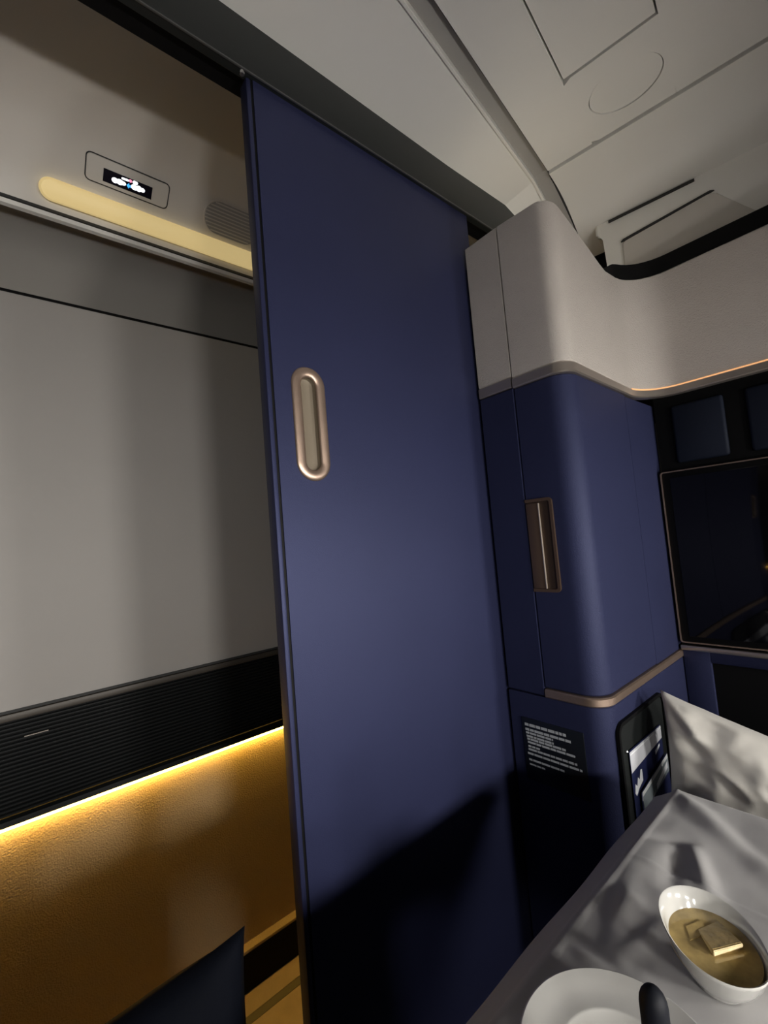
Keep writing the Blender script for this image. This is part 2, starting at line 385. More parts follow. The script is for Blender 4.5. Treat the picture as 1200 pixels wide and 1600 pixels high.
bm = bmesh.new(); box(bm, (-1.6, 2.4, 0), (2.6, 2.45, Z(1.0))); t = struct('wall_far', bm, M['wall_cream']); tag(t, 'far wall beyond the suite across the aisle')

# lamp, sign and loudspeaker on the sloping part of the aisle ceiling
s0, s1 = Vector((0, 1.20, Z(1.018))), Vector((0, 1.265, Z(0.962)))
SV = (s0-s1).normalized(); SU = Vector((1, 0, 0)); SN = SU.cross(SV)      # SN points down to the aisle
if SN.z > 0: SN = -SN
SP = s0
def sp(px, py): return at_pl(px, py, SP+SN*0.001, SN)
def corner_uv(q): d = q-SP; return d.dot(SU), d.dot(SV)
cs = [corner_uv(sp(px, py)) for px, py in ((132, 236), (267, 285), (261, 329), (133, 279))]
u_a, u_b = (cs[0][0]+cs[3][0])/2, (cs[1][0]+cs[2][0])/2; v_a, v_b = (cs[2][1]+cs[3][1])/2, (cs[0][1]+cs[1][1])/2
sc_ = SP+SU*((u_a+u_b)/2)+SV*((v_a+v_b)/2); sw, sh = u_b-u_a, v_b-v_a
SG = empty('seat_sign', sc_, 'lit passenger information sign in rounded frame on the aisle ceiling', 'sign')
bm = bmesh.new(); ring(bm, on_plane(rrect(sw, sh, 0.012), sc_, SU, SV), on_plane(rrect(sw-0.005, sh-0.005, 0.010), sc_, SU, SV), SN*0.0012); obj('frame_joint', bm, M['groove'], SG)
bm = bmesh.new(); prism(bm, on_plane(rrect(sw-0.006, sh-0.006, 0.010), sc_, SU, SV), SN*0.003); obj('frame', bm, M['aisle_ceiling'], SG)
q = [corner_uv(sp(px, py)) for px, py in ((161, 262), (238, 292), (236, 311), (161, 283))]
ua, ub = (q[0][0]+q[3][0])/2, (q[1][0]+q[2][0])/2; va, vb = (q[2][1]+q[3][1])/2, (q[0][1]+q[1][1])/2
def SQ(u, v, d=0.0): return SP+SU*u+SV*v+SN*(0.003+d)
bm = bmesh.new(); prism(bm, [SQ(ua, va), SQ(ub, va), SQ(ub, vb), SQ(ua, vb)], SN*0.001); scr = obj('screen', bm, M['screen_black'], SG)
def blob(name, parts, m):
    bm = bmesh.new()
    for cu, cv, ru, rv in parts:
        prism(bm, [SQ(ua+(ub-ua)*(cu+ru*math.cos(a)), va+(vb-va)*(cv+rv*math.sin(a)), 0.0012) for a in [2*math.pi*k/14 for k in range(14)]], SN*0.0004)
    obj(name, bm, m, scr)
blob('seat_icon', [(0.23, 0.40, 0.065, 0.21), (0.33, 0.42, 0.075, 0.22), (0.40, 0.42, 0.055, 0.16)], M['ico_white'])
blob('seat_icon', [(0.63, 0.46, 0.075, 0.22), (0.72, 0.48, 0.065, 0.24), (0.80, 0.48, 0.05, 0.17)], M['ico_white'])
blob('status_bar', [(0.40, 0.78, 0.05, 0.09), (0.46, 0.79, 0.05, 0.09), (0.62, 0.82, 0.04, 0.15), (0.66, 0.84, 0.03, 0.12)], M['ico_white'])
blob('status_mark', [(0.535, 0.82, 0.035, 0.12)], M['ico_red'])
bm = bmesh.new()
prism(bm, [SQ(ua+(ub-ua)*a, va+(vb-va)*b, 0.0016) for a, b in ((0.465, 0.40), (0.515, 0.62), (0.515, 0.50), (0.555, 0.50), (0.555, 0.30), (0.515, 0.30), (0.515, 0.18))], SN*0.0004); obj('arrow_icon', bm, M['ico_blue'], scr)

# aisle lamp: long stadium-shaped lens
l0, l1 = Vector((0, 1.263, Z(0.9637))), Vector((0, 1.3055, Z(0.905)))
LV = (l0-l1).normalized(); LN = SU.cross(LV)
if LN.z > 0: LN = -LN
lh = (l0-l1).length; lc = (l0+l1)/2
xl = at_pl(60, 290, lc, LN).x
LP_ = empty('aisle_lamp', lc+SU*1.0, 'long glowing warm white lamp set under the aisle ceiling edge', 'lamp')
L_len = 1.9; ctr = lc+SU*(xl+L_len/2)+LN*0.0135
loop = rrect(L_len, lh*0.70, lh*0.349, 10)
bm = bmesh.new()
base = on_plane(loop, ctr, SU, LV); r1 = on_plane([(x*(1-0.004/L_len*2), y*0.86) for x, y in loop], ctr+LN*0.006, SU, LV); r2 = on_plane([(x*(1-0.03/L_len*2), y*0.45) for x, y in loop], ctr+LN*0.010, SU, LV)
rows = [[bm.verts.new(p-LN*0.016) for p in base], [bm.verts.new(p) for p in base], [bm.verts.new(p) for p in r1], [bm.verts.new(p) for p in r2]]
nn = len(loop)
for a, b in zip(rows, rows[1:]):
    for k in range(nn): bm.faces.new((a[k], a[(k+1) % nn], b[(k+1) % nn], b[k]))
bm.faces.new(rows[-1]); bm.faces.new(rows[0][::-1])
obj('lens', bm, M['lamp_lens'], LP_)

# loudspeaker grille
gq = [corner_uv(sp(px, py)) for px, py in ((318, 335), (345, 313), (360, 378))]
gu0 = gq[0][0]; gv1 = gq[1][1]; gv0 = gq[2][1]+0.004
gl, gh = 0.17, gv1-gv0
gc = SP+SU*(gu0+gl/2)+SV*((gv0+gv1)/2)
GS = empty('ceiling_loudspeaker', gc, 'beige slotted loudspeaker grille beside the lamp and door edge', 'loudspeaker')
bm = bmesh.new(); ring(bm, on_plane(rrect(gl, gh, gh*0.48, 8), gc, SU, SV), on_plane(rrect(gl-0.006, gh-0.006, gh*0.48-0.003, 8), gc, SU, SV), SN*0.003); obj('grille_rim', bm, M['aisle_ceiling'], GS)
bm = bmesh.new(); prism(bm, on_plane(rrect(gl-0.006, gh-0.006, gh*0.48-0.003, 8), gc, SU, SV), SN*0.0008); obj('grille_back', bm, M['groove_grey'], GS)
ns = 9
for k in range(ns):
    v = (k+0.5)/ns*(gh-0.010)-(gh-0.010)/2
    rr = gh/2-0.005; half = gl/2-0.004-rr+math.sqrt(max(0, rr*rr-v*v))
    bm = bmesh.new(); prism(bm, [gc+SU*a+SV*(v+b) for a, b in ((-half, -0.0016), (half, -0.0016), (half, 0.0016), (-half, 0.0016))], SN*0.0022); obj('grille_slat', bm, M['aisle_ceiling'], GS)

# ------------------------------------------------------------------ suite across the aisle
SPn = empty('suite_partition', (0.5, 1.42, 0), 'grey suite partition across the aisle with black slatted band and amber lit lower panel', 'partition')
bx('upper_panel', (-1.6, 1.40, Z(-0.325)), (2.6, 1.44, Z(0.703)), M['grey_panel'], SPn, 0.006)
bx('top_edge_trim', (-1.6, 1.405, Z(0.700)), (2.6, 1.445, Z(0.712)), M['black'], SPn, 0.002)
bx('upper_joint', (-1.6, 1.398, Z(-0.328)), (2.6, 1.44, Z(-0.322)), M['groove'], SPn)
bx('ledge_trim', (-1.6, 1.392, Z(-0.345)), (2.6, 1.44, Z(-0.329)), M['brown_trim'], SPn, 0.002)
bx('band_back', (-1.6, 1.40, Z(-0.576)), (2.6, 1.44, Z(-0.345)), M['black'], SPn)
nsl = 22; z_a, z_b = -0.556, -0.347
proto = None
for k in range(nsl):
    zz = z_a+(z_b-z_a)*k/nsl
    if proto is None:
        bm = bmesh.new(); box(bm, (-1.6, 1.3935, Z(z_a)), (2.6, 1.401, Z(z_a)+(z_b-z_a)/nsl-0.0022), 0.002, 1)
        proto = obj('slat', bm, M['slat'], SPn); continue
    c = proto.copy(); COL.objects.link(c); c.location = (0, 0, zz-z_a)
bm = bmesh.new(); extrude_profile(bm, [(1.3925, -0.556), (1.3845, -0.562), (1.3825, -0.574)], -1.6, 2.6, 0.004); obj('lower_lip', bm, M['slat'], SPn)
bx('light_strip', (-1.6, 1.386, Z(-0.5815)), (2.6, 1.396, Z(-0.577)), M['led'], SPn)
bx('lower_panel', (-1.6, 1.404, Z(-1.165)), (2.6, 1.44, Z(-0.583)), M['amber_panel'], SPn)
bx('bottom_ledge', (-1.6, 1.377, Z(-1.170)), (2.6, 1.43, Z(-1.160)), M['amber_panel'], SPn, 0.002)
bx('plinth', (-1.6, 1.375, 0), (2.6, 1.43, Z(-1.169)), M['black'], SPn)
bx('black_tag', at_y(38, 1150, 1.392)+Vector((0, -0.001, -0.002)), at_y(76, 1142, 1.392)+Vector((0, 0.003, 0.003)), M['bronze_grey'], SPn)

# ------------------------------------------------------------------ door track and sliding door
TR = empty('door_track', P(0.5, 0.71, 0.889), 'black overhead track above the navy sliding door', 'track')
bx('track_front', (-1.6, 0.690, Z(0.870)), (1.36, 0.71, Z(0.985)), M['track'], TR, 0.002)
bx('track_channel', (-1.6, 0.709, Z(0.884)), (1.9, 0.757, Z(1.05)), M['black'], TR)
bx('track_bottom_lip', (-1.6, 0.6892, Z(0.8685)), (1.36, 0.693, Z(0.8715)), M['screw_dark'], TR, 0.001)
bm = bmesh.new(); c0 = at_y(378, 114, 0.688); lathe(bm, [(0.004, -0.003), (0.005, 0), (0.004, 0.003)], c0, 16); obj('screw_head', bm, M['screw'], TR)

DR = empty('door_1', (0.67, 0.715, 0), 'navy sliding door with stadium shaped bronze handle', kind='structure')
x0, x1 = 0.356, 0.987
# panel with a hole for the handle cup: ring of faces around a stadium
hc = Vector((0.4385, D, Z(0.228))); hw, hh = 0.072, 0.216
bm = bmesh.new()
def door_box(xa, xb, za, zb, bev=0.004): box(bm, (xa, D, za), (xb, D+0.03, zb), 0)
zt, zb_ = Z(0.872), 0.02
iw, ih = hw-0.012, hh-0.012
loop = rrect(iw, ih, iw/2-0.0005, 10)
inn = [Vector((hc.x+a, D, hc.z+b)) for a, b in loop]
xa = x0+0.012
outl = []
for a, b in loop:
    sx = (x1-hc.x)/a if a > 1e-6 else (xa-hc.x)/a if a < -1e-6 else 1e9
    sz = (zt-hc.z)/b if b > 1e-6 else (zb_-hc.z)/b if b < -1e-6 else 1e9
    tt = min(sx, sz); outl.append(Vector((hc.x+a*tt, D, hc.z+b*tt)))
# insert exact rectangle corners by snapping the nearest loop points
for cx, cz in ((xa, zb_), (xa, zt), (x1, zb_), (x1, zt)):
    k = min(range(len(outl)), key=lambda i: (outl[i]-Vector((cx, D, cz))).length); outl[k] = Vector((cx, D, cz))
ring(bm, outl, inn, (0, 0.03, 0))
obj('door_panel', bm, M['navy_door'], DR, 30)
bx('edge_strip', (x0-0.001, D+0.0015, zb_), (x0+0.0105, D+0.03, zt), M['navy_door'], DR, 0.004)
bx('strip_seam', (x0+0.006, D+0.002, zb_), (x0+0.014, D+0.028, zt), M['black'], DR)
hd = empty('handle', hc); hd.parent = DR; hd.matrix_parent_inverse = Matrix.Translation(-DR.location)
# stadium rim, rounded section
bm = bmesh.new(); sec = []
for k in range(9):
    a = math.pi*k/8
    sec.append((-math.cos(a), math.sin(a)))
rows = []
rw = 0.0100
for sc0, dy in sec:
    w_, h_ = hw-2*rw-2*rw*sc0*-1, hh-2*rw+2*rw*sc0
    w_ = hw-2*rw+2*rw*sc0
    rows.append([bm.verts.new((hc.x+a, D-0.0005-0.0045*dy, hc.z+b)) for a, b in rrect(w_, h_, w_/2-0.0004, 10)])
for a, b in zip(rows, rows[1:]):
    for k in range(len(a)): bm.faces.new((a[k], a[(k+1) % len(a)], b[(k+1) % len(a)], b[k]))
def hpart(name, bm, m):
    o = obj(name, bm, m); o.parent = hd; o.matrix_parent_inverse = Matrix.Translation(-hc); return o
hpart('handle_rim', bm, M['bronze'])
bm = bmesh.new(); rows = []
for sc0, dy in ((1.0, 0), (0.985, 0.004), (0.95, 0.008), (0.88, 0.011), (0.6, 0.012)):
    w_, h_ = (hw-4*rw+0.004)*sc0, hh-4*rw+0.004-(hw-4*rw)*(1-sc0)
    rows.append([bm.verts.new((hc.x+a, D+dy, hc.z+b)) for a, b in rrect(w_, h_, w_/2-0.0004, 10)])
for a, b in zip(rows, rows[1:]):
    for k in range(len(a)): bm.faces.new((a[k], a[(k+1) % len(a)], b[(k+1) % len(a)], b[k]))
bm.faces.new(rows[-1]); hpart('handle_cup', bm, M['cup'])

# ------------------------------------------------------------------ corner pillar and screen surround
XP, YF, XS = 0.95, 0.45, 1.385
PL = empty('corner_pillar', (1.1, 0.6, 0), 'navy leather corner pillar under pearl white surround with bronze trims', 'pillar')
def lin(a, b, t): return a+(b-a)*max(0, min(1, t))
def spos(p):                                   # 0 on the left face .. 1 on the screen side
    return (p.x-XP)/(XS-XP)
def strip_lo(p): return lin(0.343, 0.329, spos(p))
def strip_hi(p): return lin(0.368, 0.350, spos(p))
def top_h(p):
    if p.x < XP+0.002: return 0.757-0.05*max(0, 0.588-p.y)
    t_ = (p.x-XP)/(1.215-XP)
    return 0.750-0.088*min(1, t_)**1.15 if t_ < 1 else 0.662+0.006*min(1, (p.x-1.215)/0.1)
up = densify(round_path([(XP, 0.588), (XP, YF), (XS, YF), (XS, -0.95)], [0, 0.040, 0.095, 0], 10), 0.03)
swall('surround', up, lambda p: strip_hi(p)+0.0005, top_h, 0.02, M['pearl'], PL, 0, 0.003)
swall('surround_trim', up, strip_lo, strip_hi, 0.02, M['bronze_grey'], PL, 0.003, 0.003)
jl = densify([Vector((XP+0.002, 0.690)), Vector((XP, 0.592))], 0.05)
swall('jamb_panel', jl, 0.373, 0.757, 0.02, M['pearl'], PL, 0, 0.003)
swall('jamb_trim', jl, 0.346, 0.372, 0.02, M['bronze_grey'], PL, 0.002, 0.002)
swall('jamb_lower_panel', jl, -0.394, 0.345, 0.02, M['navy'], PL, -0.001, 0.003)
bx('jamb_core', (XP+0.012, 0.53, 0), (XP+0.06, 0.688, Z(0.735)), M['black'], PL)
gk = [p for p in up if p.x > 1.20]
swall('black_gasket', gk, lambda p: top_h(p)-0.05, lambda p: top_h(p)+0.05*min(1, max(0.0, (p.x-1.21))/0.10), 0.03, M['black'], PL, -0.012)
tl = [p for p in up if p.x <= 1.215]
swall('top_rubber', tl, lambda p: top_h(p)-0.02, lambda p: top_h(p)+0.006, 0.012, M['black'], PL, -0.012)
ledp = [p for p in up if p.x > 1.30]
swall('edge_light', ledp, lambda p: strip_hi(p)-0.002, lambda p: strip_hi(p)+0.0018, 0.004, M['led_orange'], PL, 0.0015)
midp = densify(round_path([(XP+0.004, 0.588), (XP+0.004, YF+0.004), (1.262, YF+0.004)], [0, 0.05, 0], 12), 0.03)
mid = swall('corner_panel', midp, -0.375, lambda p: strip_lo(p)+0.001, 0.02, M['navy'], PL, 0, 0.004)
swall('front_panel', densify([Vector((1.2635, YF+0.004)), Vector((XT+0.01, YF+0.006))], 0.05), -0.375, lambda p: 0.329, 0.02, M['navy'], PL, 0, 0.0015)
basep = densify(round_path([(XP+0.002, 0.588), (XP+0.002, YF+0.002), (XT-0.01, YF+0.002)], [0, 0.045, 0], 12), 0.03)
swall('base_trim', basep, -0.396, -0.376, 0.02, M['bronze'], PL, 0.003, 0.003)
lowp = densify(round_path([(XP+0.002, 0.690), (XP+0.002, YF+0.002), (XT, YF+0.002)], [0, 0.045, 0], 12), 0.03)
swall('base_panel', lowp, -1.25, -0.397, 0.02, M['navy'], PL, 0, 0.002)
# unseen lamp added behind the surround's top edge to brighten the ceiling
CV = empty('fill_lamp', P(1.08, 0.57, 0.64), 'warm cove lamp added unseen behind the white surround top', 'lamp')
bx('fill_base', (1.02, 0.50, Z(0.60)), (1.16, 0.64, Z(0.655)), M['black'], CV, 0.003)
bx('fill_diffuser', (1.03, 0.52, Z(0.655)), (1.15, 0.62, Z(0.662)), M['fill'], CV, 0.002)
bx('fill_post', (1.06, 0.54, 0.0), (1.12, 0.60, Z(0.60)), M['black'], CV)
# recessed latch plate in the left face, open towards the seam
la = empty('latch', Vector((XP, 0.552, Z(-0.04)))); la.parent = PL; la.matrix_parent_inverse = Matrix.Translation(-PL.location)
def lpart(name, bm, m):
    o = obj(name, bm, m); o.parent = la; o.matrix_parent_inverse = Matrix.Translation(-la.location); return o
lyl, lyr, lzt, lzb = 0.589, 0.521, 0.068, -0.150
def lframe(ins, r):
    y0, y1, zt_, zb2 = lyl, lyr+ins, lzt-ins, lzb+ins
    pts = [(y0, zt_)]
    for k in range(7): a = math.radians(90-90*k/6); pts.append((y1+r-r*math.cos(math.radians(90*k/6-0)) if False else y1+r-r*math.sin(math.radians(90*k/6)), zt_-r+r*math.cos(math.radians(90*k/6))))
    for k in range(7): pts.append((y1+r-r*math.cos(math.radians(90*k/6)), zb2+r-r*math.sin(math.radians(90*k/6))))
    pts.append((y0, zb2))
    return pts
bm = bmesh.new()
fo = [Vector((XP+0.004, y, Z(h))) for y, h in lframe(0, 0.010)]; fi = [Vector((XP+0.004, y, Z(h))) for y, h in lframe(0.007, 0.005)]
for k in range(len(fo)-1):
    vv = [bm.verts.new(p+Vector((-0.005 if s else 0.002, 0, 0))) for s in (0, 1) for p in (fo[k], fo[k+1], fi[k+1], fi[k])]
    for f in ((4, 5, 6, 7), (0, 1, 5, 4), (2, 3, 7, 6)): bm.faces.new([vv[i] for i in f])
bmesh.ops.remove_doubles(bm, verts=bm.verts, dist=1e-5)
lpart('latch_frame', bm, M['bronze_dark'])
bm = bmesh.new(); prism(bm, fi, (-0.0012, 0, 0)); lpart('latch_plate', bm, M['latch_dark'])
bm = bmesh.new(); box(bm, (XP-0.0008, 0.5545, Z(-0.142)), (XP+0.003, 0.588, Z(0.058)), 0.001); lpart('latch_flap', bm, M['bronze_dark'])
bm = bmesh.new(); box(bm, (XP-0.0022, 0.5535, Z(-0.142)), (XP+0.002, 0.556, Z(0.057)), 0.0006); lpart('latch_bright_edge', bm, M['gold_line'])

# ------------------------------------------------------------------ screen wall
SW = empty('screen_wall', (XT, 0.0, 0), 'dark navy end wall holding the screen below the white surround', 'wall panel')
bx('wall_board', (XT, -0.95, 0), (XT+0.04, YF, Z(0.36)), M['black'], SW)
ya = 0.406
for k in range(8):  # patches of light on the niche wall, built as raised navy pads
    yb = ya-0.122
    bx('light_patch_pad', (XT-0.012, yb, Z(0.148)), (XT+0.002, ya, Z(0.312)), M['niche'], SW, 0.008, 3); ya = yb-0.045
bx('lower_shelf_trim', (XT-0.025, -0.95, Z(-0.374)), (XT, YF, Z(-0.360)), M['bronze_grey'], SW, 0.003)
bx('lower_board', (XT-0.012, 0.385, Z(-1.25)), (XT, YF, Z(-0.374)), M['navy'], SW, 0.003)
bx('lower_board_top', (XT-0.012, -0.95, Z(-0.405)), (XT, 0.386, Z(-0.374)), M['navy'], SW, 0.003)
TV = empty('wall_screen', (XT, 0.1, Z(-0.35)), 'large black glossy screen with thin bronze edge on the end wall', 'screen')
bm = bmesh.new(); tc0 = P(XT-0.001, -0.086, -0.113); tu, tv_ = Vector((0, 1, 0)), Vector((0, 0, 1))
ring(bm, on_plane(rrect(1.068, 0.480, 0.008, 4), tc0, tu, tv_), on_plane(rrect(1.062, 0.474, 0.006, 4), tc0, tu, tv_), (-0.0245, 0, 0)); obj('screen_edge', bm, M['bronze'], TV)
bx('screen_bezel', (XT-0.0225, -0.617, Z(-0.350)), (XT-0.001, 0.4450, Z(0.1240)), M['black'], TV, 0.001)
bx('screen_glass', (XT-0.0245, -0.60, Z(-0.335)), (XT-0.020, 0.425, Z(0.108)), M['gloss'], TV, 0.001)

# ------------------------------------------------------------------ placard and literature pocket on the pillar base
PC = empty('notice_placard', Vector((XP, 0.58, Z(-0.58))), 'black placard with lines of grey print on the pillar base', 'placard')
bx('placard_plate', (XP+0.0025, 0.660, Z(-0.60)), (XP-0.0005, 0.506, Z(-0.455)), M['placard'], PC, 0.001)
rng = random.Random(3)
bm = bmesh.new()
rowsT = [(1130, 1150, 820, 884, 1.5), (1137, 1161, 821, 892, 1.3), (1143, 1157, 822, 864, 1.1), (1148, 1163, 823, 865, 1.1), (1153, 1173, 824, 884, 1.1), (1158, 1184, 825, 901, 1.1), (1165, 1171, 826, 844, 1.0), (1169, 1196, 826, 902, 1.1), (1175, 1206, 825, 910, 1.1), (1185, 1206, 827, 882, 1.0), (1192, 1203, 828, 852, 0.8)]
for ya_, yb_, xa_, xb_, th in rowsT:
    a = at_x(xa_, ya_, XP-0.0006); b = at_x(xb_, yb_, XP-0.0006); h0 = (a.z+b.z)/2; y = a.y; hgt = 0.0042*th
    while y > b.y+0.002:
        wlen = min(rng.uniform(0.006, 0.022), y-b.y)
        box(bm, (XP-0.0003, y, h0-hgt/2), (XP-0.0011, y-wlen, h0+hgt/2)); y -= wlen+0.0022
obj('placard_print', bm, M['print'], PC, smooth=False)

LK = empty('literature_pocket', Vector((1.11, YF, Z(-0.75))), 'black literature pocket on the pillar base behind the pillow', 'pocket')
pc = P(1.118, YF+0.001, -0.61); pu = Vector((1, 0, 0)); pv = Vector((0, 0, 1))
bm = bmesh.new(); prism(bm, on_plane(rrect(0.262, 0.345, 0.022), pc, pu, pv), (0, -0.003, 0)); obj('pocket_back', bm, M['track'], LK)
bm = bmesh.new(); ring(bm, on_plane(rrect(0.268, 0.351, 0.025), pc, pu, pv), on_plane(rrect(0.252, 0.335, 0.018), pc, pu, pv), (0, -0.007, 0)); obj('pocket_rim', bm, M['black'], LK)
bx('pocket_front', (1.0, YF-0.030, Z(-0.775)), (1.24, YF-0.024, Z(-0.66)), M['black'], LK, 0.002)
bx('pocket_bottom', (1.0, YF-0.030, Z(-0.775)), (1.24, YF, Z(-0.769)), M['black'], LK)
bm = bmesh.new(); lathe(bm, [(0.003, -0.003), (0.004, 0), (0.003, 0.003)], P(1.012, YF-0.005, -0.498), 12); obj('pocket_screw', bm, M['screw'], LK)
def leaflet(name, label, y, xa_, xb_, h_bot, tl_h, tr_h, m, thick=0.0012):
    root = empty(name, Vector(((xa_+xb_)/2, y, Z(h_bot))), label, 'leaflet')
    bm = bmesh.new(); prism(bm, [P(xa_, y, h_bot), P(xb_, y, h_bot), P(xb_, y, tr_h), P(xb_-0.004, y, tr_h+0.004), P(xa_+0.004, y, tl_h+0.004), P(xa_, y, tl_h)], (0, thick, 0)); obj('sheet', bm, m, root)
    return root
def patch(root, name, pts, y, m):
    bm = bmesh.new(); prism(bm, [P(x, y, h) for x, h in pts], (0, -0.0003, 0)); obj(name, bm, m, root, smooth=False)
y1 = YF-0.006
r = leaflet('safety_card', 'navy card with silver top edge at the back of the pocket', y1, 1.022, 1.21, -0.765, -0.505, -0.507, M['card_navy'])
patch(r, 'silver_band', [(1.023, -0.548), (1.209, -0.535), (1.209, -0.506), (1.023, -0.504)], y1, M['silver'])
patch(r, 'silver_line', [(1.023, -0.511), (1.209, -0.511), (1.209, -0.509), (1.023, -0.508)], y1-0.0004, M['print_white'])
patch(r, 'card_word', [(1.028, -0.592), (1.034, -0.574), (1.042, -0.582), (1.05, -0.566), (1.058, -0.574), (1.067, -0.556), (1.075, -0.558), (1.075, -0.582), (1.05, -0.590), (1.035, -0.600)], y1-0.0004, M['print_white'])
patch(r, 'card_mark', [(1.16, -0.558), (1.19, -0.548), (1.19, -0.542), (1.16, -0.548)], y1-0.0004, M['print_white'])
y2 = YF-0.012
r = leaflet('folded_map', 'blue and white folded brochure in the middle of the pocket', y2, 1.046, 1.215, -0.765, -0.600, -0.575, M['card_navy'])
patch(r, 'white_border', [(1.047, -0.614), (1.214, -0.588), (1.214, -0.573), (1.05, -0.597)], y2, M['paper'])
patch(r, 'grey_cover', [(1.049, -0.640), (1.214, -0.612), (1.214, -0.582), (1.05, -0.606)], y2-0.0004, M['map_grey'])
for kk in range(3): patch(r, 'printed_stroke', [(1.058, -0.642-0.011*kk), (1.10-0.012*kk, -0.632-0.011*kk), (1.12-0.012*kk, -0.618-0.011*kk), (1.10-0.012*kk, -0.640-0.011*kk), (1.058, -0.649-0.011*kk)], y2-0.0008, M['print_white'])
patch(r, 'printed_title', [(1.13, -0.622), (1.205, -0.602), (1.205, -0.588), (1.13, -0.610)], y2-0.0008, M['print_white'])
patch(r, 'white_lower_field', [(1.07, -0.76), (1.19, -0.76), (1.19, -0.655), (1.16, -0.662), (1.12, -0.69), (1.09, -0.72)], y2-0.0004, M['paper'])
y3 = YF-0.019
r = leaflet('white_leaflet', 'plain white leaflet at the front of the pocket', y3, 1.04, 1.16, -0.765, -0.735, -0.730, M['paper'])

# ------------------------------------------------------------------ seat side furniture and an added light stop (below the frame): console, ottoman, bench
def padded(name, a, b, m, parent, bev=0.02): return bx(name, a, b, m, parent, bev, 3)
CO = empty('light_blocker', (-0.35, 0.2, 0), 'unseen navy console beside the seat', 'blocker')  # unseen block added to shade the doorway cushion and lower aisle
padded('blocker_body', (-1.15, 0.10, 0.02), (0.15, 0.35, Z(-0.43)), M['navy'], CO, 0.01)
padded('blocker_top', (-1.15, 0.095, Z(-0.43)), (0.155, 0.355, Z(-0.40)), M['black'], CO, 0.008)
OT = empty('ottoman', (1.25, 0.1, 0), 'dark navy ottoman bench under the screen', 'ottoman')
padded('ottoman_base', (1.03, -0.55, 0.02), (1.425, 0.40, Z(-0.93)), M['navy_dark'], OT, 0.01)
padded('ottoman_cushion', (1.02, -0.56, Z(-0.93)), (1.43, 0.405, Z(-0.86)), M['navy_dark'], OT, 0.02)
BN = empty('side_bench', (-0.05, 0.56, 0), 'dark low bench by the doorway', 'bench')
padded('bench_base', (-0.42, 0.47, 0.02), (0.30, 0.66, Z(-0.88)), M['black'], BN, 0.008)
padded('bench_pad', (-0.425, 0.465, Z(-0.88)), (0.305, 0.665, Z(-0.84)), M['navy_dark'], BN, 0.012)

# pillows: puffed squares with pointed corners
def pillow_mesh(w, h, t, seed, wr, n=44):
    bm = bmesh.new(); G = {}
    for s in (1, -1):
        for i in range(n+1):
            for j in range(n+1):
                u, v = -1+2*i/n, -1+2*j/n
                edge = (i in (0, n) or j in (0, n))
                if s == -1 and edge: G[s, i, j] = G[1, i, j]; continue
                pin = 0.055
                x = u*(1-pin*(1-v*v)**0.8*abs(u)**2); y = v*(1-pin*(1-u*u)**0.8*abs(v)**2)
                k = max(0, (1-u**4))*max(0, (1-v**4))
                th = t*k**0.55
                q = Vector((x*2.2+seed, y*2.2, s*3.0))
                rad = math.hypot(u, v)
                ang = math.atan2(abs(v)-1.05, abs(u)-1.05)
                cd = math.hypot(abs(u)-1.05, abs(v)-1.05); qn = Vector((ang*3.6, cd*1.9, seed+3*(u > 0)+5*(v > 0)))
                wnk = noise.noise(qn)*math.exp(-cd*cd*1.6)*1.1 + noise.noise(q*1.5)*0.9 - abs(noise.noise(q*1.9+Vector((3, 1, 0))))*1.1 + noise.noise(q*5.0)*0.06
                th += wr*wnk*min(1, k*3)
                G[s, i, j] = bm.verts.new((x*w/2, y*h/2, s*th))
    for s in (1, -1):
        for i in range(n):
            for j in range(n):
                f = [G[s, i, j], G[s, i+1, j], G[s, i+1, j+1], G[s, i, j+1]]
                bm.faces.new(f if s == 1 else f[::-1])
    return bm
def place(o, c, ux, uy):
    ux = ux.normalized(); uz = ux.cross(uy).normalized(); uy = uz.cross(ux)
    o.matrix_world = Matrix(((ux.x, uy.x, uz.x, c.x), (ux.y, uy.y, uz.y, c.y), (ux.z, uy.z, uz.z, c.z), (0, 0, 0, 1)))
pw, ph = 0.50, 0.325
tip = P(1.13, 0.4065, -0.391)
ux = Vector((0.06, -0.95, -0.27)).normalized(); uy = Vector((0.10, -0.03, 1.0)).normalized(); uz = ux.cross(uy).normalized()
pc0 = tip+ux*(pw/2)-uy*(ph/2)
bm = pillow_mesh(pw, ph, 0.066, 1.3, 0.016, 70)
bmesh.ops.transform(bm, verts=bm.verts, matrix=Matrix(((ux.x, uy.x, uz.x, 0), (ux.y, uy.y, uz.y, 0), (ux.z, uy.z, uz.z, 0), (0, 0, 0, 1))))
o = obj('pillow', bm, M['satin'], None, 180); o.location = pc0
tag(o, 'cream satin pillow leaning behind the table, its corner in front of the leaflets', 'pillow')
cw, ch = 0.44, 0.345
o = obj('dark_cushion', pillow_mesh(cw, ch, 0.05, 5.1, 0.004, 30), M['navy_dark'], None, 180)
tag(o, 'dark navy cushion with pointed corner standing in the doorway', 'cushion')
tip = P(0.222, 0.60, -0.474)
ux = Vector((1, 0.0, 0.03)).normalized(); uy0 = Vector((-0.01, 0.04, 1)); uy = (uy0-ux*uy0.dot(ux)).normalized()
place(o, tip-ux*(cw/2)-uy*(ch/2), ux, uy)

